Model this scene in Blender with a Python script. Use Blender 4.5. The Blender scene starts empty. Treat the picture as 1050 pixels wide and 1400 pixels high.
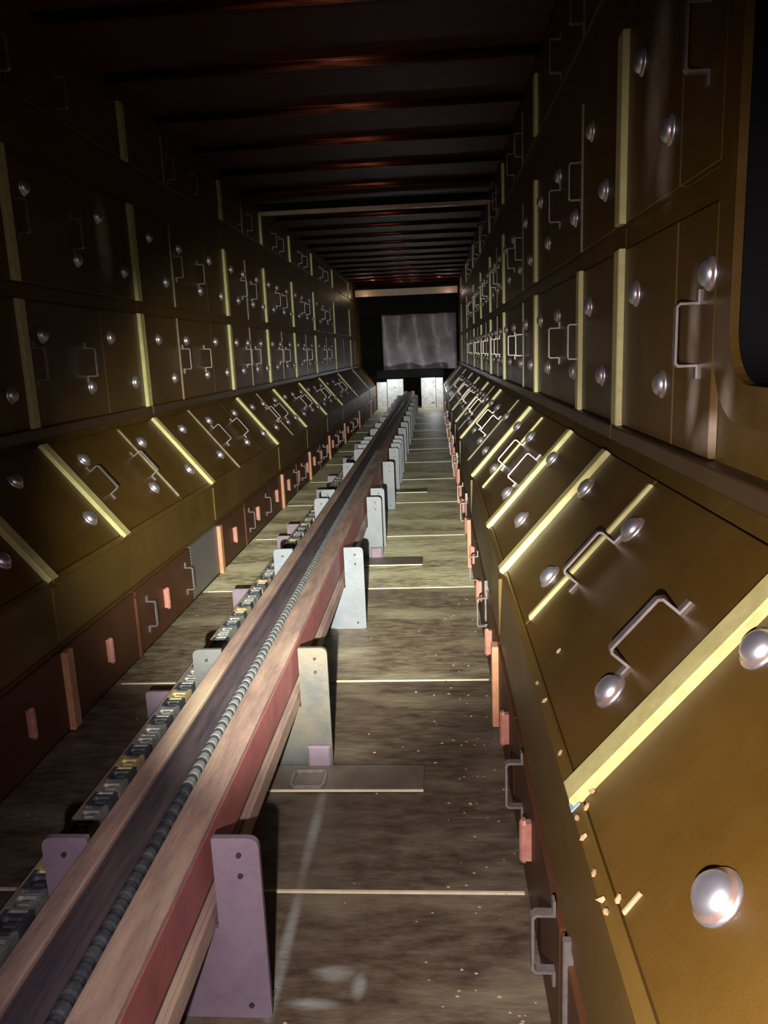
import bpy, bmesh, math, random
from mathutils import Matrix, Vector
random.seed(7)
SC = bpy.context.scene
COL = SC.collection

# ------------------------------------------------------------------ camera
cam_d = bpy.data.cameras.new('camera')
cam = bpy.data.objects.new('camera', cam_d)
COL.objects.link(cam)
cam_d.sensor_fit = 'HORIZONTAL'
cam_d.sensor_width = 36.0
cam_d.lens = 36.0                      # 1050 px focal length on a 1050 px wide frame
cam_d.clip_start = 0.02
cam_d.clip_end = 60
R3 = Matrix(((0.99718191, 0.02654823, 0.07016717),
             (0.06324651, 0.20555116, -0.97660053),
             (-0.04034995, 0.97828621, 0.20329282)))
cam.matrix_world = Matrix.Translation((0, 0, 1.25)) @ R3.to_4x4()
SC.camera = cam

# ------------------------------------------------------------------ world, hand-held flashlight, exposure
w = bpy.data.worlds.new('world'); SC.world = w
w.use_nodes = True
w.node_tree.nodes['Background'].inputs[0].default_value = (0.02, 0.012, 0.008, 1)
w.node_tree.nodes['Background'].inputs[1].default_value = 0.05
SC.view_settings.view_transform = 'Standard'
SC.view_settings.look = 'None'
SC.view_settings.exposure = 0.0
SC.view_settings.gamma = 1.0
SC.view_settings.use_curve_mapping = False

FLASH = Vector((-0.10, -0.10, 1.12))   # held just below and left of the lens
def spot(name, color, watts, half_deg, blend, down_deg, side_deg, radius=0.012):
    d = bpy.data.lights.new(name, 'SPOT')
    d.color = color; d.energy = watts
    d.spot_size = math.radians(2 * half_deg); d.spot_blend = blend
    d.shadow_soft_size = radius
    o = bpy.data.objects.new(name, d); COL.objects.link(o)
    a, b = math.radians(down_deg), math.radians(side_deg)
    v = Vector((math.sin(b) * math.cos(a), math.cos(b) * math.cos(a), -math.sin(a)))
    o.matrix_world = Matrix.Translation(FLASH) @ v.to_track_quat('-Z', 'Y').to_matrix().to_4x4()
    return o
spot('flashlight_hotspot', (1.0, 0.97, 0.86), 2300, 20.5, 1.0, 8.0, -6.5)
spot('flashlight_spill', (1.0, 0.88, 0.84), 190, 46, 1.0, 22.0, 16.0)
spot('flashlight_halo', (1.0, 0.80, 1.0), 30, 72, 0.9, 34.0, 0.0)
def end_fill(name, x, y, z, watts, color):      # unseen lights added to brighten the far boards and lintel
    d = bpy.data.lights.new(name, 'POINT'); d.energy = watts; d.color = color; d.shadow_soft_size = .03
    o = bpy.data.objects.new(name, d); COL.objects.link(o); o.location = (x, y, z)
end_fill('end_lamp', -.98, 16.95, .62, 8.0, (.92, .97, 1.0))
end_fill('end_lamp', -.02, 16.95, .62, 10.0, (.92, .97, 1.0))
end_fill('end_lamp', -1.40, 16.30, 2.40, 1.3, (1.0, .75, .45))
end_fill('end_lamp', .34, 16.30, 2.40, 1.3, (1.0, .72, .60))

# ------------------------------------------------------------------ materials
def mat(name, c1, c2=None, scale=6.0, rough=0.5, metal=0.0, bump=0.0, bscale=60.0, stretch=(1, 1, 1),
        detail=6.0, rvar=0.0, c3=None, c3scale=1.5, c3lo=0.55, c3hi=0.7, spec=0.5, coat=0.0):
    m = bpy.data.materials.new(name); m.use_nodes = True
    nt = m.node_tree; n = nt.nodes; l = nt.links
    b = n['Principled BSDF']
    b.inputs['Roughness'].default_value = rough
    b.inputs['Metallic'].default_value = metal
    b.inputs['Specular IOR Level'].default_value = spec
    b.inputs['Coat Weight'].default_value = coat
    b.inputs['Coat Roughness'].default_value = 0.15
    if c2 is None:
        b.inputs['Base Color'].default_value = (*c1, 1)
    g = n.new('ShaderNodeNewGeometry')
    mp = n.new('ShaderNodeMapping'); mp.inputs['Scale'].default_value = stretch
    l.new(g.outputs['Position'], mp.inputs['Vector'])
    if c2 is not None:
        t = n.new('ShaderNodeTexNoise'); t.inputs['Scale'].default_value = scale; t.inputs['Detail'].default_value = detail
        t.inputs['Roughness'].default_value = 0.66
        l.new(mp.outputs[0], t.inputs['Vector'])
        r = n.new('ShaderNodeValToRGB')
        r.color_ramp.elements[0].position = 0.36; r.color_ramp.elements[0].color = (*c1, 1)
        r.color_ramp.elements[1].position = 0.66; r.color_ramp.elements[1].color = (*c2, 1)
        l.new(t.outputs['Fac'], r.inputs['Fac'])
        out = r.outputs['Color']
        if c3 is not None:
            t3 = n.new('ShaderNodeTexNoise'); t3.inputs['Scale'].default_value = c3scale; t3.inputs['Detail'].default_value = 5
            l.new(mp.outputs[0], t3.inputs['Vector'])
            r3 = n.new('ShaderNodeMapRange'); r3.inputs['From Min'].default_value = c3lo; r3.inputs['From Max'].default_value = c3hi
            l.new(t3.outputs['Fac'], r3.inputs['Value'])
            mx = n.new('ShaderNodeMix'); mx.data_type = 'RGBA'
            l.new(r3.outputs[0], mx.inputs['Factor']); l.new(out, mx.inputs['A']); mx.inputs['B'].default_value = (*c3, 1)
            out = mx.outputs['Result']
        l.new(out, b.inputs['Base Color'])
        m['_col'] = 1
        if rvar:
            rr = n.new('ShaderNodeMapRange'); rr.inputs['To Min'].default_value = max(0.05, rough - rvar); rr.inputs['To Max'].default_value = rough + rvar
            rr.inputs['From Min'].default_value = 0.3; rr.inputs['From Max'].default_value = 0.7
            l.new(t.outputs['Fac'], rr.inputs['Value']); l.new(rr.outputs[0], b.inputs['Roughness'])
    if bump:
        tb = n.new('ShaderNodeTexNoise'); tb.inputs['Scale'].default_value = bscale; tb.inputs['Detail'].default_value = 4
        l.new(mp.outputs[0], tb.inputs['Vector'])
        bp = n.new('ShaderNodeBump'); bp.inputs['Strength'].default_value = bump; bp.inputs['Distance'].default_value = 0.004
        l.new(tb.outputs['Fac'], bp.inputs['Height']); l.new(bp.outputs[0], b.inputs['Normal'])
    return m

def add_pale_patches(m, patches, col, strength=0.6):
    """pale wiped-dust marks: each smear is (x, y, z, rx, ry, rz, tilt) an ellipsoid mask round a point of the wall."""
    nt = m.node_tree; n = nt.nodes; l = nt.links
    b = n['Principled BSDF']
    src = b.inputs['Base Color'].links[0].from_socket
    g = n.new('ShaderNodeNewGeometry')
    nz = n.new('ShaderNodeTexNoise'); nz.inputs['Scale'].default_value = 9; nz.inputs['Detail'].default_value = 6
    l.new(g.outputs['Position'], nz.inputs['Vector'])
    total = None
    for (x, y, z, ry, rz, tilt, *rx) in patches:
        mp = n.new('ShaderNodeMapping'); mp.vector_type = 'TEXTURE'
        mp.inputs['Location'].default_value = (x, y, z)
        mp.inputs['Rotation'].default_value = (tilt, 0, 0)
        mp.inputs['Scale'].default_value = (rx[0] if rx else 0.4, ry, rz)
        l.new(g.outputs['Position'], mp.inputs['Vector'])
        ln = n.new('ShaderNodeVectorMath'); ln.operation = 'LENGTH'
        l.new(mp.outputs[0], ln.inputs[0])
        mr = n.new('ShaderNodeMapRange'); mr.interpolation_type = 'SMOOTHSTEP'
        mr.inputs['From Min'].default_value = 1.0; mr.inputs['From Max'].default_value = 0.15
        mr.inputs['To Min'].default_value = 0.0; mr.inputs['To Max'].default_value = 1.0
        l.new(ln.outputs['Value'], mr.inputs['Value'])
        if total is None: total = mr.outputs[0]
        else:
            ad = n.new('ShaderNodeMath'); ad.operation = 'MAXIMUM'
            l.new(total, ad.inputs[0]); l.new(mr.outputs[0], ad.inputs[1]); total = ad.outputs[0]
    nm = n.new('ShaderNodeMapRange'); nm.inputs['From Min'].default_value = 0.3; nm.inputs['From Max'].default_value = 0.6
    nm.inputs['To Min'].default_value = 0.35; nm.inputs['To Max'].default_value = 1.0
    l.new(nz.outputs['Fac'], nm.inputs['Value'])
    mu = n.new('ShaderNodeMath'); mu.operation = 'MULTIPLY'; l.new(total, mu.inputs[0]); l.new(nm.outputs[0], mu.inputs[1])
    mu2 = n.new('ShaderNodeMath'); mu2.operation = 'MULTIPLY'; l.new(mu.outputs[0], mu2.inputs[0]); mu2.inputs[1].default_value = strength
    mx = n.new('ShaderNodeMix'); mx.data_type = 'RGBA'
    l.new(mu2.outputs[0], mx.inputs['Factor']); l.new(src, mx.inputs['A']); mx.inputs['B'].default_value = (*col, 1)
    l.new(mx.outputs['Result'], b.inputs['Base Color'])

M = {}
M['wall'] = mat('wall_brown', (.078, .044, .007), (.105, .062, .013), 3.0, .42, bump=.12, bscale=300, rvar=.1, spec=.35)
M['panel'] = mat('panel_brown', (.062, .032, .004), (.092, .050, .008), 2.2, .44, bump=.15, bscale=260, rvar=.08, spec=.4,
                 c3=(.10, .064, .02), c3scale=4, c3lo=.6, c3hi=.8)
add_pale_patches(M['panel'], [(.57, 2.10, 1.86, .13, .30, .25), (.57, 2.02, 1.66, .10, .12, .1), (.57, 1.755, 1.27, .055, .16, .0), (.57, 1.745, 1.12, .05, .12, .25),  # right-wall patches paint reflections round the hatch frame into the panel colour
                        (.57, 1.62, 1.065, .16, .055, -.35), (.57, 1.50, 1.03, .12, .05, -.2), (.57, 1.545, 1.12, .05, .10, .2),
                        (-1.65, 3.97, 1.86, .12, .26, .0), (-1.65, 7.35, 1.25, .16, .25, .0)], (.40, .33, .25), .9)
M['ledge'] = mat('ledge_dark_brown', (.050, .026, .010), (.070, .038, .014), 3, .45, bump=.1, bscale=200)
M['kick'] = mat('kick_brown', (.062, .024, .010), (.085, .034, .014), 3.0, .5, bump=.12, bscale=200, spec=.3)
M['strip'] = mat('strip_yellow', (.40, .365, .14), (.50, .46, .20), 30, .42, bump=.08, bscale=200, stretch=(1, 1, 1))
M['stripdull'] = mat('strip_dull', (.13, .105, .05), (.20, .17, .09), 30, .45)
M['kickstrip'] = mat('strip_tan', (.40, .18, .09), (.48, .25, .14), 30, .5)
M['latch'] = mat('latch_pink', (.30, .12, .085), (.40, .185, .14), 40, .5, bump=.2, bscale=150)
M['handle'] = mat('handle_grey', (.19, .165, .155), (.26, .235, .22), 40, .34, metal=.55)
M['knob'] = mat('knob_steel', (.62, .63, .70), (.74, .75, .82), 30, .40, metal=.92)
M['knobring'] = mat('knob_ring_copper', (.45, .30, .24), (.55, .40, .33), 30, .32, metal=.7)
M['rail'] = mat('rail_tan', (.17, .115, .10), (.30, .205, .155), 10, .55, bump=.25, bscale=120, stretch=(3, .5, 3), c3=(.40, .31, .21), c3scale=3, c3lo=.55, c3hi=.72)
M['red'] = mat('rail_red_oxide', (.22, .065, .062), (.30, .10, .09), 8, .55, bump=.15, bscale=150)
M['slate'] = mat('rail_slate', (.035, .028, .034), (.07, .052, .056), 12, .5, stretch=(4, .4, 4))
M['plate'] = mat('bracket_galvanised', (.115, .135, .150), (.155, .170, .182), 7, .5, metal=.1, bump=.2, bscale=60)
M['plateworn'] = mat('bracket_worn', (.055, .058, .058), (.095, .097, .092), 6, .5, metal=.1, bump=.3, bscale=60, c3=(.105, .09, .06), c3scale=3)  # darkened copy for the second bracket, weaker light painted into its colour
M['lilac'] = mat('bracket_lilac', (.135, .10, .135), (.185, .145, .175), 7, .5, metal=.1, bump=.2, bscale=60)
M['bolt'] = mat('bolt_black', (.02, .02, .02), None, rough=.5)
M['chain'] = mat('chain_link', (.20, .21, .20), (.40, .40, .36), 25, .4, metal=.5, bump=.3, bscale=120)
M['cable'] = mat('cable_grey', (.10, .11, .11), (.18, .19, .18), 25, .5)
M['chainbrass'] = mat('chain_brass', (.45, .36, .16), (.60, .50, .26), 25, .4, metal=.4)
M['chaindark'] = mat('chain_dark', (.045, .05, .06), (.12, .13, .14), 25, .4, metal=.5)
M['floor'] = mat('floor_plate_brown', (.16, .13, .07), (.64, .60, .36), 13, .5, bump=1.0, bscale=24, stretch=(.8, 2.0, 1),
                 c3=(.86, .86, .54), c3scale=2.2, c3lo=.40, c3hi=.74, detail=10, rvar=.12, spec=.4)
M['floor2'] = mat('floor_plate_dirty', (.085, .060, .038), (.25, .21, .135), 14, .5, bump=.9, bscale=24, stretch=(.8, 2.0, 1),  # same plates darkened towards the camera, beam falloff painted into their colour
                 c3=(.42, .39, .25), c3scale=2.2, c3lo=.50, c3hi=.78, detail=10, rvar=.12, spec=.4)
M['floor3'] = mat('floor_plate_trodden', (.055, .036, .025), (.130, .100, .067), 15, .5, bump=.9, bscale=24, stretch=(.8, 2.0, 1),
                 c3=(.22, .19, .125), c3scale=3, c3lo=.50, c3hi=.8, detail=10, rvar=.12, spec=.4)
add_pale_patches(M['floor3'], [(-.356, 1.84, 0, .30, .4, 0, .022), (-.353, 1.42, 0, .30, .4, 0, .02), (-.24, 1.345, 0, .03, .4, 0, .06), (-.185, 1.315, 0, .045, .4, 0, .022), (-.27, 1.27, 0, .02, .4, 0, .07)], (.36, .39, .36), .55)  # pale streaks mixed into the near plates beside the first bracket
M['seam'] = mat('seam_pale', (.52, .46, .30), (.64, .58, .42), 30, .4)
M['ceil'] = mat('ceiling_redbrown', (.20, .050, .030), (.27, .075, .048), 3, .25, metal=1.0, bump=.06, bscale=14, spec=.5)
M['ceilflat'] = mat('ceiling_dull_redbrown', (.045, .011, .007), (.065, .017, .011), 3, .55, bump=.08, bscale=40, spec=.12)
M['lintel'] = mat('lintel_tan', (.26, .17, .10), (.34, .23, .14), 5, .4, c3=(.42, .26, .22), c3scale=1.2)
M['black'] = mat('black_paint', (.004, .004, .004), None, rough=.8, spec=.1)
M['curtain'] = mat('crinkled_sheet', (.13, .10, .125), (.24, .19, .215), 2, .46, bump=.1, bscale=9, spec=.6)
M['white'] = mat('scuffed_white', (.55, .56, .56), (.80, .80, .79), 10, .5, c3=(.22, .21, .20), c3scale=9, c3lo=.62, c3hi=.74)
M['shim'] = mat('shim_grey', (.10, .085, .065), (.15, .13, .10), 8, .5)
M['crumb'] = mat('crumb_tan', (.30, .20, .10), (.40, .29, .15), 50, .8)
M['tape'] = mat('tape_blue', (.25, .36, .45), None, rough=.6)
# perforated sheet: holes drawn by a fine dot pattern
def perforated():
    m = bpy.data.materials.new('perforated_sheet'); m.use_nodes = True
    nt = m.node_tree; n = nt.nodes; l = nt.links; b = n['Principled BSDF']
    g = n.new('ShaderNodeTexCoord')
    v = n.new('ShaderNodeTexVoronoi'); v.inputs['Scale'].default_value = 62; v.inputs['Randomness'].default_value = 0.0
    l.new(g.outputs['Object'], v.inputs['Vector'])
    r = n.new('ShaderNodeValToRGB')
    r.color_ramp.elements[0].position = .3; r.color_ramp.elements[0].color = (.015, .012, .01, 1)
    r.color_ramp.elements[1].position = .4; r.color_ramp.elements[1].color = (.17, .16, .15, 1)
    l.new(v.outputs['Distance'], r.inputs['Fac']); l.new(r.outputs[0], b.inputs['Base Color'])
    b.inputs['Roughness'].default_value = .5; b.inputs['Metallic'].default_value = .3
    return m
M['perforated'] = perforated()

# ------------------------------------------------------------------ helpers
def mesh_from(verts, faces, name, m, smooth=False):
    me = bpy.data.meshes.new(name)
    me.from_pydata([tuple(v) for v in verts], [], faces)
    me.materials.append(m)
    if smooth:
        for p in me.polygons: p.use_smooth = True
    me.update()
    return me

def put(name, me, parent=None, mw=None):
    o = bpy.data.objects.new(name, me)
    COL.objects.link(o)
    if mw is not None: o.matrix_world = mw
    if parent is not None:
        o.parent = parent                      # parents stand at the origin with no rotation unless stated
    return o

def tag(o, label, cat, group=None, kind=None):
    o['label'] = label; o['category'] = cat
    if group: o['group'] = group
    if kind: o['kind'] = kind
    return o

def struct(name, me, mw=None):
    o = put(name, me, None, mw); o['kind'] = 'structure'
    return o

def fix_normals(me):
    bm = bmesh.new(); bm.from_mesh(me)
    bmesh.ops.recalc_face_normals(bm, faces=bm.faces); bm.to_mesh(me); bm.free()
    return me

def box_vf(x0, x1, y0, y1, z0, z1, b=0.0, off=0):
    """closed box; b insets the +z face for a chamfered edge"""
    v = [(x0, y0, z0), (x1, y0, z0), (x1, y1, z0), (x0, y1, z0)]
    f = [(3, 2, 1, 0)]
    if b:
        v += [(x0, y0, z1 - b), (x1, y0, z1 - b), (x1, y1, z1 - b), (x0, y1, z1 - b),
              (x0 + b, y0 + b, z1), (x1 - b, y0 + b, z1), (x1 - b, y1 - b, z1), (x0 + b, y1 - b, z1)]
        for a in (0, 4):
            for i in range(4):
                j = (i + 1) % 4
                f.append((a + i, a + j, a + 4 + j, a + 4 + i))
        f.append((8, 9, 10, 11))
    else:
        v += [(x0, y0, z1), (x1, y0, z1), (x1, y1, z1), (x0, y1, z1)]
        for i in range(4):
            j = (i + 1) % 4
            f.append((i, j, 4 + j, 4 + i))
        f.append((4, 5, 6, 7))
    return v, [tuple(i + off for i in q) for q in f]

def join_boxes(boxes, name, m):
    V, F = [], []
    for bx in boxes:
        v, f = box_vf(*bx, off=len(V)); V += v; F += f
    return mesh_from(V, F, name, m)

_box_cache = {}
def box_mesh(w_, h_, t, m, b=0.003, n0=0.0):
    """box w along x, h along y (both centred), from n0 to t along z; shared between equal sizes"""
    k = (round(w_, 4), round(h_, 4), round(t, 4), m.name, round(b, 4), round(n0, 4))
    if k not in _box_cache:
        v, f = box_vf(-w_ / 2, w_ / 2, -h_ / 2, h_ / 2, n0, t, b)
        _box_cache[k] = mesh_from(v, f, m.name + '_box', m)
    return _box_cache[k]

def extrude_poly(pts, y0, y1, name, m, axis='y', bevel=0.0):
    """polygon pts in (x,z) extruded from y0 to y1"""
    n_ = len(pts)
    v = [(x, y0, z) for x, z in pts] + [(x, y1, z) for x, z in pts]
    f = [tuple(range(n_)), tuple(range(2 * n_ - 1, n_ - 1, -1))]
    for i in range(n_):
        j = (i + 1) % n_
        f.append((i, i + n_, j + n_, j))
    me = mesh_from(v, f, name, m)
    fix_normals(me)
    if bevel:
        bm = bmesh.new(); bm.from_mesh(me)
        bmesh.ops.bevel(bm, geom=list(bm.edges), offset=bevel, segments=2, affect='EDGES', clamp_overlap=True)
        bm.to_mesh(me); bm.free()
    return me

def lathe(profile, seg, name, m):
    V, F = [], []
    for r, z in profile:
        for i in range(seg):
            a = 2 * math.pi * i / seg
            V.append((r * math.cos(a), r * math.sin(a), z))
    for k in range(len(profile) - 1):
        for i in range(seg):
            j = (i + 1) % seg
            F.append((k * seg + i, k * seg + j, (k + 1) * seg + j, (k + 1) * seg + i))
    F.append(tuple((len(profile) - 1) * seg + i for i in range(seg)))
    F.append(tuple(seg - 1 - i for i in range(seg)))
    return mesh_from(V, F, name, m, smooth=True)

def flat_bar(path, width, thick, name, m, bev=0.0015):
    """bent flat bar: path in (y,z), width along x"""
    P = [Vector((0, a, b)) for a, b in path]
    V, F = [], []
    for i, p in enumerate(P):
        d1 = (p - P[i - 1]).normalized() if i else (P[1] - P[0]).normalized()
        d2 = (P[i + 1] - p).normalized() if i < len(P) - 1 else d1
        n1 = Vector((0, -d1.z, d1.y)); n2 = Vector((0, -d2.z, d2.y))
        n_ = (n1 + n2).normalized(); s = thick / 2 / max(.3, n_.dot(n1))
        for sx, sn in ((-1, -1), (1, -1), (1, 1), (-1, 1)):
            q = p + n_ * s * sn
            V.append((sx * width / 2, q.y, q.z))
    for i in range(len(P) - 1):
        for k in range(4):
            j = (k + 1) % 4
            F.append((4 * i + k, 4 * i + j, 4 * i + 4 + j, 4 * i + 4 + k))
    F.append((3, 2, 1, 0)); e = 4 * (len(P) - 1); F.append((e, e + 1, e + 2, e + 3))
    return fix_normals(mesh_from(V, F, name, m))

# ------------------------------------------------------------------ section of the tunnel
XKL, XKR = -1.305, 0.19            # kick walls
XWL, XWR = -1.65, 0.57             # upper walls
ZB, ZL, ZS, ZW, ZC = 0.32, 0.525, 0.95, 1.0, 2.72
Y0, Y1 = -1.6, 17.9
TIERS = [(1.005, 1.515), (1.59, 2.095), (2.325, 2.605)]

class Face:
    """flat face of a side wall: x along the tunnel, y up the face, z out into the tunnel"""
    def __init__(self, side, p0, p1):
        self.side = side
        self.p0 = Vector((p0[0], 0, p0[1])); u = Vector((p1[0] - p0[0], 0, p1[1] - p0[1]))
        self.len = u.length; self.v = u.normalized()
        self.a = Vector((0, 1, 0)) if side == 'left' else Vector((0, -1, 0))
        self.n = self.a.cross(self.v)
    def at(self, y, s, n=0.0):
        o = self.p0 + self.v * s + Vector((0, y, 0)) + self.n * n
        m = Matrix((self.a, self.v, self.n)).transposed().to_4x4()
        return Matrix.Translation(o) @ m
FACES = {
    'left': dict(wall=Face('left', (XWL, 0), (XWL, 1)), slope=Face('left', (XKL, ZL), (XWL, ZS)), kick=Face('left', (XKL, 0), (XKL, 1))),
    'right': dict(wall=Face('right', (XWR, 0), (XWR, 1)), slope=Face('right', (XKR + .01, ZL), (XWR, ZS)), kick=Face('right', (XKR, 0), (XKR, 1))),
}
JOINTS = [-1.43, 0.49, 2.42, 4.35, 6.28, 7.74, 9.25, 10.9, 13.1, 15.5, 17.2]
OPEN_Y0, OPEN_Y1, OPEN_Z0, OPEN_Z1 = 0.80, 1.55, 1.165, 2.06     # open access hatch in the right wall

def shell(side):
    s = -1 if side == 'left' else 1
    xk, xw = (XKL, XWL) if side == 'left' else (XKR, XWR)
    xl = xk if side == 'left' else xk + .01
    d = 0.012 * s                      # base sheet stands a little behind the panels
    pts = [(xk + d, -0.02), (xk + d, ZB - .02), (xk, ZB), (xl, ZL), (xl + d, ZL + .001), (xw + d, ZS), (xw + d, ZC + .05)]
    bk = [(xw + s * .06, ZC + .05), (xw + s * .06, ZS - .02), (xk + s * .06, ZL - .02), (xk + s * .06, -0.02)]
    if side == 'left':
        return extrude_poly(pts + bk, Y0, Y1, 'wall_sheet', M['wall'])
    # right: leave a hole for the hatch
    V, F = [], []
    lower = [(xk + d, -0.02), (xk + d, ZB - .02), (xk, ZB), (xl, ZL), (xl + d, ZL + .001), (xw + d, ZS), (xw + d, OPEN_Z0), (xw + .06, OPEN_Z0)] + bk[1:]
    me = extrude_poly(lower, Y0, Y1, 'wall_sheet', M['wall'])
    bm = bmesh.new(); bm.from_mesh(me)
    for bx in ((xw + d, xw + .06, Y0, OPEN_Y0, OPEN_Z0, ZC + .05), (xw + d, xw + .06, OPEN_Y1, Y1, OPEN_Z0, ZC + .05), (xw + d, xw + .06, OPEN_Y0, OPEN_Y1, OPEN_Z1, ZC + .05)):
        v, f = box_vf(*bx)
        vs = [bm.verts.new(q) for q in v]
        for q in f: bm.faces.new([vs[i] for i in q])
    bm.to_mesh(me); bm.free()
    return me

# ------------------------------------------------------------------ shared small meshes
knob_me = lathe([(.035, 0), (.035, .003), (.033, .006), (.028, .008), (.0275, .010), (.025, .0155), (.020, .0205), (.012, .0235), (.004, .0245)], 20, 'knob', M['knob'])
knob_me.materials.append(M['knobring'])
for p in knob_me.polygons:
    zc = sum(knob_me.vertices[i].co.z for i in p.vertices) / len(p.vertices)
    if .0062 < zc < .0095: p.material_index = 1
def handle_mesh(h, out, width):
    r = .006
    return flat_bar([(-h / 2 - .028, .003), (-h / 2, .003), (-h / 2, out - r), (-h / 2 + r, out), (h / 2 - r, out), (h / 2, out - r), (h / 2, .003), (h / 2 + .028, .003)], width, .005, 'handle', M['handle'])
handle_me = handle_mesh(.130, .048, .017)
handle_kick_me = handle_mesh(.115, .040, .018)
latch_me = None
def latch_mesh():
    # half-round bar on two short stand-offs
    V, F = [], []
    seg = 8; h = .052
    ring = [(.013 * math.cos(math.pi * i / (seg - 1)), .005 + .013 * math.sin(math.pi * i / (seg - 1))) for i in range(seg)]
    for y, k in ((-h, .6), (-h + .008, 1), (h - .008, 1), (h, .6)):
        for x, z in ring: V.append((x * k, y, .010 + z * (k * .5 + .5)))
    for r in range(3):
        for i in range(seg):
            j = (i + 1) % seg
            F.append((r * seg + i, r * seg + j, (r + 1) * seg + j, (r + 1) * seg + i))
    F.append(tuple(range(seg - 1, -1, -1))); F.append(tuple(3 * seg + i for i in range(seg)))
    v, f = box_vf(-.009, .009, -.046, .046, 0, .016, off=len(V)); V += v; F += f
    return fix_normals(mesh_from(V, F, 'latch_bar', M['latch']))
latch_me = latch_mesh()

# ------------------------------------------------------------------ floor
fl = struct('floor', join_boxes([(XKL - .06, XKR + .06, Y0, Y1 + .3, -.06, -.008)], 'floor_bed', M['black']))
SEAM0, PITCH = 1.586, 1.192
k = -2
while SEAM0 + k * PITCH < Y1:
    a = SEAM0 + k * PITCH; b_ = min(a + PITCH, Y1)
    v, f = box_vf(XKL + .002, XKR - .002, a + .003, b_ - .002, -.008, 0.0)
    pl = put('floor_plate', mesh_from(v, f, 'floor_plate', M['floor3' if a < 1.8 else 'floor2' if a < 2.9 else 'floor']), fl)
    st = put('edge_strip', join_boxes([(XKL + .03, XKR - .012, a + .001, a + .0075, -.002, .0035)], 'edge_strip', M['seam']), pl)
    k += 1

# ------------------------------------------------------------------ ceiling
ce = struct('ceiling', join_boxes([(XWL - .06, XWR + .06, Y0, Y1 + .3, ZC, ZC + .06)], 'ceiling_sheet', M['ceil']))
def ceiling_panel(y0, y1):
    # sheet with one rounded rib across the tunnel near its far edge
    prof = [(y0 + .004, 0), (y0 + .004, -.012), (y0 + .03, -.016)]
    nb = 10; yc = y1 - .10
    prof += [(yc - .035 * math.cos(math.pi * i / nb), -.016 - .035 * math.sin(math.pi * i / nb)) for i in range(nb + 1)]
    prof += [(y1 - .004, -.014), (y1 - .004, 0)]
    V, F = [], []
    n_ = len(prof)
    for x in (XWL + .004, XWR - .004):
        V += [(x, y, ZC + z) for y, z in prof]
    for i in range(n_ - 1): F.append((i, i + 1, n_ + i + 1, n_ + i))
    F.append(tuple(range(n_))); F.append(tuple(range(2 * n_ - 1, n_ - 1, -1)))
    me = fix_normals(mesh_from(V, F, 'ceiling_panel', M['ceil']))
    me.materials.clear(); me.materials.append(M['ceilflat']); me.materials.append(M['ceil'])
    for p in me.polygons:
        p.use_smooth = len(p.vertices) == 4 and p.area < .05
        p.material_index = 1 if p.use_smooth else 0
    return me
y = -1.5
while y < Y1 - .2:
    put('ceiling_panel', ceiling_panel(y, y + .73), ce); y += .73

# ------------------------------------------------------------------ side walls with panels, strips, knobs, handles
def strip(face, y, s0, s1, width, proud, parent, m, bev=.003):
    me = box_mesh(width, s1 - s0, proud, m, bev)
    return put('trim_strip', me, parent, face.at(y + width / 2, (s0 + s1) / 2, 0.004))

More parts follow.
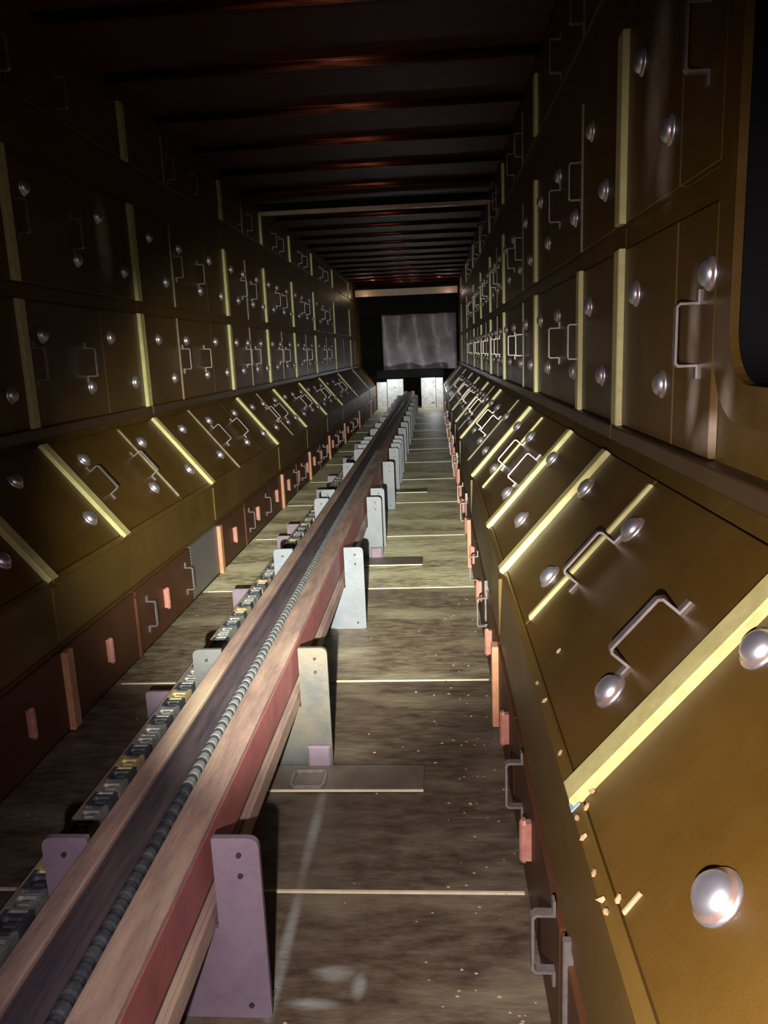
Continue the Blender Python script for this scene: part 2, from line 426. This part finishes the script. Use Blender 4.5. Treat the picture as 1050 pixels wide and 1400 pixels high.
def build_wall(side):
    root = struct('wall_' + side, shell(side))
    fc = FACES[side]
    L = side == 'left'
    ns = 0
    nj = len(JOINTS) - 1
    for j in range(nj):
        ya, yb = JOINTS[j], JOINTS[j + 1]
        period = yb - ya
        regular = abs(period - 1.93) < .03
        if regular: cuts = [0, .64, 1.40, period]
        elif period > 1.6: cuts = [0, period * .5, period]
        else: cuts = [0, period * .48, period]
        # ---- panels of the five rows
        rows = [('wall', z0, z1, 'wall_panel') for z0, z1 in TIERS] + [('slope', .03, .515, 'slope_panel'), ('kick', .012, .292, 'kick_panel')]
        for ri, (fk, s0, s1, nm) in enumerate(rows):
            F_ = fc[fk]
            panels = []
            for ci in range(len(cuts) - 1):
                a, b = ya + cuts[ci] + .004, ya + cuts[ci + 1] - .004
                if not L and fk == 'wall' and ri < 2:
                    if b < OPEN_Y1 + .08 and b > OPEN_Y0: b = OPEN_Y0 - .08
                    elif a < OPEN_Y1 + .08 and b > OPEN_Y1: a = OPEN_Y1 + .085
                if b - a < .1: panels.append(None); continue
                mm = M['kick'] if fk == 'kick' else M['panel']
                if L and fk == 'kick' and j == 2 and ci == 2: mm = M['perforated']
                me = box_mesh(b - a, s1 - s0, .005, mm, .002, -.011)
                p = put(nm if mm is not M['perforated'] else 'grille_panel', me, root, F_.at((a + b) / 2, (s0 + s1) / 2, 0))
                panels.append((p, a, b))
            if ya < -.5 or ya > 13: continue
            def host(y):
                for q in panels:
                    if q and q[1] - .02 <= y <= q[2] + .02: return q[0]
                return None
            def attach(name, me, y, s, n, rot=0.0, scale=1.0):
                h = host(y)
                if h is None: return
                mw = F_.at(y, s, n) @ Matrix.Rotation(rot, 4, 'Z') @ Matrix.Scale(scale, 4)
                o = bpy.data.objects.new(name, me); COL.objects.link(o)
                o.parent = h; o.matrix_parent_inverse = h.matrix_world.inverted(); o.matrix_world = mw
            sc = 1.0 if regular else period / 1.93
            if fk == 'wall':
                hi, lo = (s0 + .375, s0 + .140)
                ks = [(.24, lo), (.47, hi), (.77, lo), (1.17, hi), (1.48, lo), (1.75, hi)] if not L else \
                     [(.27, hi), (.50, lo), (.80, hi), (1.22, lo), (1.50, hi), (1.77, lo)]
                if ri == 2: ks = []
                for dy, s in ks: attach('knob', knob_me, ya + dy * sc, s, .005, random.uniform(0, 6))
                hz = (s0 + .255) if ri == 0 else ((s0 + .25) if ri == 1 else s0 + .11)
                for dy in ((.72, 1.20) if L else (.66, 1.16)):
                    if not L and j == 1 and abs(dy - 1.16) < .01 and ri < 2: dy = 1.235
                    attach('handle', handle_me, ya + dy * sc, hz, .005)
            elif fk == 'slope':
                ks = [(.275, .155), (.56, .385), (.80, .155), (1.28, .39), (1.51, .152), (1.83, .387)] if not L else \
                     [(.28, .40), (.51, .15), (.85, .40), (1.23, .147), (1.53, .397), (1.80, .152)]
                for dy, s in ks: attach('knob', knob_me, ya + dy * sc, s, .005, random.uniform(0, 6))
                for dy in (.82, 1.32): attach('handle', handle_me, ya + dy * sc, .272, .005)
            else:
                if L:
                    ps, hs = [.33, .98, 1.66], [.76, 1.30]
                    if j == 2: ps = ps[:2] + [1.60]
                else:
                    ps, hs = [.285, .90, 1.52], [.50, 1.13]
                    if j == 1: ps, hs = [.28, 1.035, 1.55], [.69, 1.19]
                for dy in ps:
                    if L and j == 2 and dy > 1.5: continue
                    attach('latch_bar', latch_me, ya + dy * sc, .155 if L else .185, .003)
                for dy in hs: attach('handle', handle_kick_me, ya + dy * sc, .155 if L else .227, .005)
        # ---- strips over the joints
        for ci, dy in enumerate(cuts[:-1]):
            yy = ya + dy
            if ci == 0: wd, pr = .062, .020
            elif ci == 1: wd, pr = (.055, .018) if (yy < 3.5) else (.010, .010)
            else: wd, pr = .016, .010
            for ri, (z0, z1) in enumerate(TIERS):
                if not L and OPEN_Y0 - .09 < yy < OPEN_Y1 + .09 and ri < 2: continue
                if ci == 2 or (ci == 1 and yy > 7.5 and ri != 0): continue
                ww, pw = (.010, .008) if (ci == 1 and ri and not L) else (wd, pr)
                strip(fc['wall'], yy - ww / 2, z0 - .003, z1 + .003, ww, pw, root, M['stripdull'] if ww < .011 else M['strip'])
            if not (ci == 2 and yy > 4.5) and not (ci == 1 and yy > 7.5):
                top = .515 if ci < 2 else .5
                wq = wd if ci < 2 else (.012 if L else .020)
                strip(fc['slope'], yy - wq / 2, .012 if ci != 2 else .05, top, wq * (.85 if ci == 0 else 1), pr, root, M['stripdull'] if (ci == 2 and L) or wq < .011 else M['strip'])
            if ci == 0 or (ci == 1 and L):
                wk = .05 if ci == 0 else .03
                strip(fc['kick'], yy - wk / 2, .004, .288 if ci == 0 else .27, wk, .022 if ci == 0 else .010, root, M['kickstrip'] if ci == 0 else M['kick'])
            if ci == 1 and not L: put('trim_strip', box_mesh(.012, .17, .006, M['handle'], .002, -.01), root, fc['kick'].at(yy - .07, .25, .006))
            # vertical seam strip on the band above the kick
            if ci == 0:
                put('band_seam', box_mesh(.045, .19, .006, M['wall'], .002, -.01), root, fc['kick'].at(yy, .425, 0.0 if L else -.004))
        # ---- ledge bar along the foot of the upper wall, one length per module
        n_len = period - .02
        ld = box_mesh(n_len, .044, .030, M['ledge'], .004, -.012)
        put('ledge_bar', ld, root, fc['wall'].at(ya + period / 2 + .01, .9785, 0))
        for z0, z1 in ((1.523, 1.580), (2.105, 2.315), (2.615, 2.70)):
            if not L and ya < OPEN_Y1 and yb > OPEN_Y0 and z0 < 2:
                segs = [(ya + .004, OPEN_Y0 - .08), (OPEN_Y1 + .085, yb - .004)]
            else: segs = [(ya + .004, yb - .004)]
            for a, b in segs:
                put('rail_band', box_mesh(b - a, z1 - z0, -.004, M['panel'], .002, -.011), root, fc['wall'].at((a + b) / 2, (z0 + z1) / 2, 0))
        # lip along the foot of the slope
        put('lip_bar', box_mesh(period - .006, .026, .010, M['wall'], .004, -.01), root, fc['slope'].at(ya + period / 2, .014, -.002))
    return root
wall_left = build_wall('left')
wall_right = build_wall('right')

# ------------------------------------------------------------------ open hatch in the right wall
hx = XWR
def rrect(y0, y1, z0, z1, r, seg=8):
    P = []
    for cy, cz, a0 in ((y1 - r, z1 - r, 0), (y0 + r, z1 - r, 90), (y0 + r, z0 + r, 180), (y1 - r, z0 + r, 270)):
        for i in range(seg + 1):
            a = math.radians(a0 + 90 * i / seg); P.append((cy + r * math.cos(a), cz + r * math.sin(a)))
    return P
def ring_mesh(inner, outer, x0, x1, m, name):
    n_ = len(inner); V = []
    for x in (x0, x1):
        V += [(x, a, b) for a, b in inner] + [(x, a, b) for a, b in outer]
    F = []
    for i in range(n_):
        j = (i + 1) % n_
        F += [(i, j, n_ + j, n_ + i), (2 * n_ + i, 3 * n_ + i, 3 * n_ + j, 2 * n_ + j), (i, 2 * n_ + i, 2 * n_ + j, j), (n_ + i, n_ + j, 3 * n_ + j, 3 * n_ + i)]
    return fix_normals(mesh_from(V, F, name, m))
def child_world(name, me, parent):
    o = bpy.data.objects.new(name, me); COL.objects.link(o); o.parent = parent
    o.matrix_parent_inverse = Matrix.Translation(parent.location).inverted()
    return o
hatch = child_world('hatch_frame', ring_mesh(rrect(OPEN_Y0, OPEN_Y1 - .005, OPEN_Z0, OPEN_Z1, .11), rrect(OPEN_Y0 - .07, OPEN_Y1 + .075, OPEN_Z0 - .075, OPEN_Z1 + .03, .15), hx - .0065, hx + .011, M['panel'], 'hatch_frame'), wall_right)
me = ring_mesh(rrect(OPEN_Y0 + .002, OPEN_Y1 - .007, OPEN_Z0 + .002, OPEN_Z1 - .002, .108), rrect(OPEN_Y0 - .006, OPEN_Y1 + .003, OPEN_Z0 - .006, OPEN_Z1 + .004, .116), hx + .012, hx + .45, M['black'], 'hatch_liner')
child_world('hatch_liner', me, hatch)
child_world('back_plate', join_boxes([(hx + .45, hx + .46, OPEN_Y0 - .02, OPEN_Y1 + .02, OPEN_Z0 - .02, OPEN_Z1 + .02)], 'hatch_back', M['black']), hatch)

# ------------------------------------------------------------------ cross frames (setting trim)
t1 = struct('trim_1', join_boxes([(XWL + .03, XWR - .035, 7.62, 7.66, 2.565, 2.60)], 'lintel_bar', M['lintel']))
put('lintel_web', join_boxes([(XWL + .03, XWR - .035, 7.62, 7.66, 2.60, 2.67)], 'lintel_web', M['black']), t1)
put('lintel_cap', join_boxes([(XWL + .03, XWR - .035, 7.60, 7.66, 2.67, 2.68)], 'lintel_cap', M['wall']), t1)
t2 = struct('trim_2', join_boxes([(XWL + .05, XWR - .05, 16.5, 16.6, 2.40, 2.53)], 'far_lintel', M['lintel']))
put('lintel_cap', join_boxes([(XWL + .05, XWR - .05, 16.46, 16.6, 2.53, 2.57)], 'lintel_cap', M['black']), t2)

# ------------------------------------------------------------------ far end
we = struct('wall_end', join_boxes([(XWL - .06, XWR + .06, Y1, Y1 + .1, -.05, ZC + .1)], 'end_sheet', M['black']))
put('header_board', join_boxes([(XWL + .04, XWR - .04, 17.3, 17.36, 2.06, 2.55)], 'header_board', M['black']), we)
put('sill_board', join_boxes([(XWL + .36, XWR - .36, 17.42, 17.48, .68, .86)], 'sill_board', M['black']), we)
def crinkle():
    nx, nz = 60, 44; V, F = [], []
    from mathutils import noise
    for k_ in range(nz + 1):
        for i in range(nx + 1):
            x = -1.14 + 1.66 * i / nx; z = .84 + 1.22 * k_ / nz
            q = Vector((x * 2.2, 0, z * .8))
            d = .10 * noise.noise(q + Vector((3, 1, 0))) + .035 * noise.noise(Vector((x * 5, 5, z * 2))) + .006 * noise.noise(Vector((x * 12, 9, z * 9)))
            d += .05 * math.sin(x * 9 + z)
            V.append((x, 17.62 + d, z))
    for k_ in range(nz):
        for i in range(nx):
            a = k_ * (nx + 1) + i
            F.append((a, a + 1, a + nx + 2, a + nx + 1))
    return mesh_from(V, F, 'crinkled_sheet', M['curtain'], smooth=True)
cur = put('plastic_curtain', crinkle())
so = cur.modifiers.new('thick', 'SOLIDIFY'); so.thickness = .004
tag(cur, 'dark crinkled plastic sheet hanging across the far end of the tunnel', 'curtain')
def board(x0, x1, y, z1, label, tilt):
    o = put('white_board', join_boxes([(0, x1 - x0, -.012, .012, 0, z1)], 'white_board', M['white']), None,
            Matrix.Translation((x0, y, 0)) @ Matrix.Rotation(tilt, 4, 'Z'))
    bm = bmesh.new(); bm.from_mesh(o.data); bmesh.ops.bevel(bm, geom=list(bm.edges), offset=.004, segments=1, affect='EDGES'); bm.to_mesh(o.data); bm.free()
    return tag(o, label, 'board', 'white boards at the far end')
board(-1.29, -1.07, 17.34, .60, 'grey stained board standing at the far end, against the left kick wall', .0)
board(-1.06, -.70, 17.38, .655, 'mottled white board at the far end, left of the twin rails', .0)
board(-.30, .02, 17.38, .66, 'wider pale board at the far end, just right of the twin rails', .0)
board(.03, .185, 17.36, .655, 'narrow bluish white board at the far end, against the right kick wall', .0)

# ------------------------------------------------------------------ twin rail beams
ZT = .388; RB = .200
RY0, RY1 = -.55, 17.25
rl = bpy.data.objects.new('rail_beam', None); COL.objects.link(rl); rl.location = (-.61, -.5, RB)
tag(rl, 'left one of two long steel rail beams, brown flat top with a dark grooved inner ledge', 'rail', 'twin rail beams')
def beam_part(root, name, pts, m): child_world(name, extrude_poly(pts, RY0, RY1, name, m), root)
beam_part(rl, 'top_flange', [(-.662, ZT - .014), (-.662, ZT - .003), (-.659, ZT), (-.621, ZT), (-.618, ZT - .003), (-.618, ZT - .014)], M['rail'])
beam_part(rl, 'web', [(-.655, ZT - .0145), (-.6185, ZT - .0145), (-.6185, RB + .012), (-.655, RB + .012)], M['slate'])
beam_part(rl, 'inner_ledge', [(-.6178, ZT - .016), (-.6165, ZT - .016), (-.6145, ZT - .007), (-.6105, ZT - .007), (-.6085, ZT - .018), (-.6045, ZT - .018), (-.601, ZT - .010), (-.570, ZT - .013), (-.560, ZT - .022), (-.558, ZT - .06), (-.6178, ZT - .06)], M['slate'])
beam_part(rl, 'base_flange', [(-.662, RB), (-.662, RB + .0115), (-.585, RB + .0115), (-.585, RB)], M['rail'])

rr = bpy.data.objects.new('rail_beam', None); COL.objects.link(rr); rr.location = (-.47, -.5, RB)
tag(rr, 'right one of two long steel rail beams, tan ridged top and red-oxide side', 'rail', 'twin rail beams')
beam_part(rr, 'top_flange', [(-.520, ZT - .016), (-.520, ZT - .003), (-.517, ZT), (-.511, ZT), (-.510, ZT + .003), (-.507, ZT + .003), (-.506, ZT), (-.502, ZT), (-.501, ZT + .003), (-.498, ZT + .003), (-.497, ZT),
                             (-.468, ZT), (-.467, ZT + .002), (-.460, ZT + .001), (-.452, ZT - .006), (-.452, ZT - .016)], M['rail'])
beam_part(rr, 'web', [(-.512, ZT - .0165), (-.4562, ZT - .0165), (-.4562, RB + .052), (-.512, RB + .052)], M['slate'])
beam_part(rr, 'side_plate', [(-.4555, ZT - .017), (-.4500, ZT - .017), (-.4500, RB + .073), (-.4555, RB + .078)], M['red'])
beam_part(rr, 'base_flange', [(-.520, RB), (-.520, RB + .0515), (-.458, RB + .0515), (-.450, RB + .044), (-.446, RB + .046), (-.441, RB + .040), (-.437, RB + .006), (-.441, RB)], M['rail'])

# ------------------------------------------------------------------ support brackets
def rounded(pts, radii, seg=5):
    P = []; n_ = len(pts)
    for i in range(n_):
        p = Vector(pts[i]); a = Vector(pts[i - 1]) - p; b = Vector(pts[(i + 1) % n_]) - p; r = radii[i]
        if r <= 0: P.append(tuple(p)); continue
        a.normalize(); b.normalize(); q0 = p + a * r; q1 = p + b * r
        for k_ in range(seg + 1):
            t = k_ / seg
            P.append(tuple((1 - t) ** 2 * q0 + 2 * t * (1 - t) * p + t * t * q1))
    return P
BX0, BX1, BT = -.757, -.345, .389
prof = [(BX0, 0), (BX1, 0), (BX1, BT), (-.433, BT), (-.433, RB - .001), (-.5215, RB - .001), (-.5215, .350), (-.5285, .350), (-.5285, RB - .001),
        (-.668, RB - .001), (-.668, BT), (BX0, BT)]
rad = [0, .012, .022, .004, 0, 0, 0, 0, 0, 0, .004, .022]
poly = rounded(prof, rad)
def shift(P, dx, dz): return [(a - dx, b - dz) for a, b in P]
BXC = (BX0 + BX1) / 2
plate_me = extrude_poly(shift(poly, BXC, 0), -.006, .006, 'bracket_plate', M['plate'])
plate_dim = plate_me.copy(); plate_dim.materials[0] = M['plateworn']
plate_lilac = plate_me.copy(); plate_lilac.materials[0] = M['lilac']
bolt_me = fix_normals(mesh_from([(.0055 * math.cos(i * math.pi / 3), y_, .0055 * math.sin(i * math.pi / 3)) for y_ in (-.010, -.006) for i in range(6)],
                                [tuple(range(6)), tuple(range(11, 5, -1))] + [(i, (i + 1) % 6, 6 + (i + 1) % 6, 6 + i) for i in range(6)], 'bolt', M['bolt']))
foot_me = join_boxes([(-.20, .20, .006, .055, 0, .008)], 'foot_flange', M['plate'])
BY = [1.241, 2.163, 3.37, 4.60, 4.90, 6.12, 7.00, 7.37, 7.70, 8.05, 8.87, 9.6, 10.5, 11.4, 12.3, 13.3, 14.4, 15.6]
words = ['lilac steel bracket under the rails, nearest the camera and beside the pale floor scuff',
         'galvanised bracket under the rails, second from the camera, a grey lug at its foot',
         'bright galvanised bracket under the rails, third from the camera',
         'front one of two galvanised brackets set close together, fourth from the camera',
         'rear one of two galvanised brackets set close together, fifth from the camera',
         'galvanised bracket standing alone behind the close pair, sixth from the camera']
order = ['seventh', 'eighth', 'ninth', 'tenth', 'eleventh', 'twelfth', 'thirteenth', 'fourteenth', 'fifteenth', 'sixteenth', 'seventeenth', 'eighteenth']
for i, yb in enumerate(BY):
    br = bpy.data.objects.new('support_bracket', None); COL.objects.link(br); br.location = (BXC, yb, 0)
    tag(br, words[i] if i < 6 else 'galvanised bracket under the rails, %s from the camera' % order[i - 6], 'bracket', 'brackets carrying the rails')
    put('plate', plate_lilac if i == 0 else plate_dim if i == 1 else plate_me, br)
    if i < 11:
        for bx, bz in ((-.383, .355), (-.383, .312), (-.383, .030), (-.715, .355)):
            o = put('bolt', bolt_me, br); o.location = (bx - BXC, 0, bz)
        put('foot_flange', foot_me, br)
    if i in (1, 3):
        v, f = box_vf(-.045, .045, -.006, .03, 0, .075, .004)
        o = put('lug', mesh_from([(a, -c + .0, b + .037) for a, b, c in [(q[0], q[1], q[2]) for q in box_vf(-.036, .036, -.037, .037, .0065, .022, .006)[0]]], box_vf(-.036, .036, -.037, .037, .0065, .022, .006)[1], 'lug', M['lilac']), br)
        fix_normals(o.data); o.location = (-.385 - BXC, 0, 0)

# ------------------------------------------------------------------ shim plates and clip by the brackets
for ya_, yb_, xa, xb, lab in ((2.01, 2.145, -.60, -.062, 'thin grey shim plate on the floor in front of the second bracket'),
                              (4.41, 4.58, -.60, -.10, 'thin grey shim plate on the floor in front of the close pair of brackets'),
                              (6.80, 6.98, -.60, -.09, 'thin grey shim plate on the floor at the seventh bracket')):
    v, f = box_vf(xa, xb, ya_, yb_, 0.004, .011, .0015)
    o = put('shim_plate', mesh_from(v, f, 'shim_plate', M['shim'])); tag(o, lab, 'plate', 'shim plates')
    put('front_edge', join_boxes([(xa + .002, xb - .002, ya_ - .0035, ya_, .0045, .0105)], 'front_edge', M['seam']), o)
clip_me = flat_bar([(-.034, .004), (-.034, .016), (-.030, .020), (.030, .020), (.034, .016), (.034, .004)], .012, .004, 'floor_clip', M['handle'])
cl = put('pull_clip', ring_mesh(rrect(-.045, .045, -.04, .04, .012, 4), rrect(-.052, .052, -.047, .047, .018, 4), -.004, .004, M['handle'], 'pull_clip'), None,
         Matrix.Translation((-.405, 2.06, .0155)) @ Matrix.Rotation(math.pi / 2, 4, 'Y') @ Matrix.Rotation(math.pi / 2, 4, 'X'))
tag(cl, 'small flat metal ring clip on the shim plate below the second bracket', 'clip')

# ------------------------------------------------------------------ conveyor chains
def link_mesh(wd, ln, ht, m):
    V, F = [], []
    for bx in ((-wd / 2, -wd / 2 + wd * .16, -ln * .48, ln * .48, 0, ht, 0), (wd / 2 - wd * .16, wd / 2, -ln * .48, ln * .48, 0, ht, 0), (-wd * .3, wd * .3, -ln * .30, ln * .10, ht * .15, ht * .85, ht * .25)):
        v, f = box_vf(*bx[:6], bx[6], off=len(V)); V += v; F += f
    for yy in (-.38, .30):
        n0 = len(V); r = ht * .36
        for x in (-wd * .42, wd * .42):
            for i in range(6): V.append((x, yy * ln + r * math.cos(i * math.pi / 3), ht / 2 + r * math.sin(i * math.pi / 3)))
        for i in range(6): F.append((n0 + i, n0 + (i + 1) % 6, n0 + 6 + (i + 1) % 6, n0 + 6 + i))
        F.append(tuple(n0 + i for i in range(6))); F.append(tuple(n0 + 11 - i for i in range(6)))
    return fix_normals(mesh_from(V, F, 'chain_link', m))
CX, CZ = -.800, .238
gd = bpy.data.objects.new('chain_guide', None); COL.objects.link(gd); gd.location = (CX, 0, .2)
tag(gd, 'low steel guide channel running along the left of the rails under the outer chain', 'rail')
child_world('channel', extrude_poly([(CX - .036, CZ - .012), (CX + .036, CZ - .012), (CX + .036, CZ - .004), (CX - .036, CZ - .004)], RY0, RY1, 'channel', M['slate']), gd)
child_world('side_rail', extrude_poly([(CX - .042, CZ - .03), (CX - .036, CZ - .03), (CX - .036, CZ + .012), (CX - .042, CZ + .012)], RY0, RY1, 'side_rail', M['rail']), gd)
ch = bpy.data.objects.new('conveyor_chain', None); COL.objects.link(ch); ch.location = (CX, 0, CZ)
tag(ch, 'pale roller chain lying in the low guide channel left of the rails', 'chain')
lm = [link_mesh(.056, .056, .026, M[q]) for q in ('chain', 'chainbrass', 'chaindark', 'chain')]
ny = 0; y = .45
while ny < 150:
    o = put('chain_link', lm[(0, 2, 1, 2, 0, 3, 2)[ny % 7]], ch); o.location = (random.uniform(-.002, .002), y, -.0035)
    y += .056; ny += 1
def link_run(y0, y1, pitch, wd, ht, z, m):
    V, F = [], []
    y_ = y0
    while y_ < y1:
        v, f = box_vf(-wd / 2, wd / 2, y_ + pitch * .08, y_ + pitch * .8, z, z + ht, ht * .2, off=len(V)); V += v; F += f
        y_ += pitch
    return mesh_from(V, F, 'chain_links', m)
o = put('chain_links', link_run(y, RY1, .056, .05, .024, -.0035, M['chain']), ch); o['kind'] = 'stuff'
CX2, CZ2 = -.5430, .368
cb = bpy.data.objects.new('ribbed_cable', None); COL.objects.link(cb); cb.location = (CX2, 0, CZ2)
tag(cb, 'dark ribbed cable running in the slot between the two rail beams', 'cable')
def ring_run(y0, y1, r, seg=12):
    V, F = [], []
    rings = [(y0, r * .86), (y0 + (y1 - y0) * .2, r), (y0 + (y1 - y0) * .8, r), (y1, r * .86)]
    for yy, q in rings:
        V += [(q * math.cos(2 * math.pi * i / seg), yy, q * math.sin(2 * math.pi * i / seg)) for i in range(seg)]
    for k_ in range(3):
        F += [(k_ * seg + i, k_ * seg + (i + 1) % seg, (k_ + 1) * seg + (i + 1) % seg, (k_ + 1) * seg + i) for i in range(seg)]
    return V, F
v, f = ring_run(RY0, RY1, .0112); f += [tuple(range(12)), tuple(range(47, 35, -1))]
core = mesh_from(v, f, 'core', M['chaindark']); fix_normals(core)
put('core', core, cb)
v, f = ring_run(-.012, .012, .0128); rib_me = fix_normals(mesh_from(v, f, 'rib', M['chaindark']))
v, f = ring_run(-.012, .012, .0128); rib_pale = fix_normals(mesh_from(v, f, 'rib', M['cable']))
y = .5
for ny in range(190):
    o = put('rib', rib_pale if y > 1.45 else rib_me, cb); o.location = (0, y, 0); y += .034
V, F = [], []
while y < RY1 - .05:
    v, f = ring_run(y - .012, y + .012, .0128, 8); n0 = len(V); V += v; F += [tuple(n0 + i for i in q) for q in f]; y += .034
o = put('far_ribs', mesh_from(V, F, 'far_ribs', M['chaindark']), cb); o['kind'] = 'stuff'

# ------------------------------------------------------------------ lilac posts that carry the chain guide
post_poly = rounded([(-1.035, 0), (-.765, 0), (-.765, CZ - .031), (-.86, CZ - .031), (-.875, .125), (-1.035, .125)], [0, 0, 0, 0, 0, .015])
post_me = extrude_poly(shift(post_poly, -.90, 0), -.006, .006, 'guide_post_plate', M['lilac'])
post_foot = join_boxes([(-.13, .13, .006, .04, 0, .006)], 'post_foot', M['lilac'])
pn = ['nearest the camera, beside the left floor seam', 'second from the camera', 'third from the camera', 'fourth from the camera', 'fifth from the camera', 'sixth from the camera', 'seventh from the camera', 'eighth from the camera']
for i, yb in enumerate((2.44, 3.62, 4.74, 5.08, 6.42, 7.15, 8.4, 9.7)):
    o = bpy.data.objects.new('guide_post', None); COL.objects.link(o); o.location = (-.90, yb, 0)
    tag(o, 'low lilac post under the chain guide, %s' % pn[i], 'post', 'posts under the chain guide')
    put('plate', post_me, o); put('foot', post_foot, o)

# ------------------------------------------------------------------ crumbs on the right lip, tape, floor grit
def crumb_mesh(seed, r):
    rg = random.Random(seed); bm = bmesh.new(); bmesh.ops.create_icosphere(bm, subdivisions=1, radius=r)
    for v_ in bm.verts: v_.co *= rg.uniform(.65, 1.25)
    for v_ in bm.verts: v_.co.z = max(v_.co.z, -r * .35)
    me = bpy.data.meshes.new('crumb'); bm.to_mesh(me); bm.free(); me.materials.append(M['crumb']); return me
crm = [crumb_mesh(i, .006) for i in range(5)]
S = FACES['right']['slope']
CRUMB = ['farthest from the camera along it', 'second farthest along the lip', 'just beyond the yellow strip\'s foot',
         'beside the foot of the yellow strip', 'just above the blue tape scrap', 'first below the blue tape scrap',
         'second below the blue tape scrap', 'third below the blue tape scrap', 'on the lip level with the splinter', 'between the lip and the splinter',
         'nearest the camera, below the splinter', 'up the slope below the handle', 'far up the slope beside the thin strip']
for i, (yy, s, n_) in enumerate([(1.554, .016, .008), (1.462, .02, .008), (1.257, .018, .008), (1.10, .050, .005), (1.078, .033, .005), (1.072, .012, .008), (1.023, .012, .008),
                             (.943, .012, .008), (.893, .010, .008), (.874, .034, .005), (.87, .012, .008), (1.596, .09, .005), (1.91, .058, .005)]):
    o = put('crumb', crm[i % 5], None, S.at(yy, s, n_ + .0025) @ Matrix.Rotation(i * 1.3, 4, 'Z') @ Matrix.Diagonal((1.3, .8, .7, 1)))
    tag(o, 'tan crumb at the right wall\'s lower lip, ' + CRUMB[i], 'crumb', 'crumbs on the right lip')
v, f = box_vf(-.003, .003, -.017, .017, 0, .004, .001)
o = put('splinter', mesh_from(v, f, 'splinter', M['crumb']), None, S.at(.853, .05, .005) @ Matrix.Rotation(.15, 4, 'Z'))
tag(o, 'thin tan splinter lying just above the lip of the right sloping wall', 'splinter')
v, f = box_vf(-.011, .011, -.010, .010, 0, .002, .0005)
o = put('tape_scrap', mesh_from(v, f, 'tape_scrap', M['tape']), None, S.at(1.107, .014, .0082))
tag(o, 'small scrap of pale blue tape on the lip of the right sloping wall', 'tape')
V, F = [], []
rg = random.Random(3)
for i in range(240):
    if rg.random() < .65: x = XKR - .02 - abs(rg.gauss(0, .13))
    else: x = rg.uniform(XKL + .05, XKR - .05)
    yy = 1.15 + 6 * rg.random() ** 1.6
    if -.78 < x < -.34 or x < XKL + .03: continue
    r = rg.uniform(.0014, .0034); n0 = len(V); e = rg.uniform(1, 2.2)
    V += [(x - r * e, yy, .0005), (x, yy - r, .0005), (x + r * e, yy, .0005), (x, yy + r, .0005), (x, yy, .001 + r * .8)]
    F += [(n0, n0 + 1, n0 + 4), (n0 + 1, n0 + 2, n0 + 4), (n0 + 2, n0 + 3, n0 + 4), (n0 + 3, n0, n0 + 4), (n0 + 3, n0 + 2, n0 + 1, n0)]
gr = put('floor_grit', mesh_from(V, F, 'floor_grit', M['crumb']))
tag(gr, 'scattered tan grit lying on the brown floor plates', 'grit', kind='stuff')
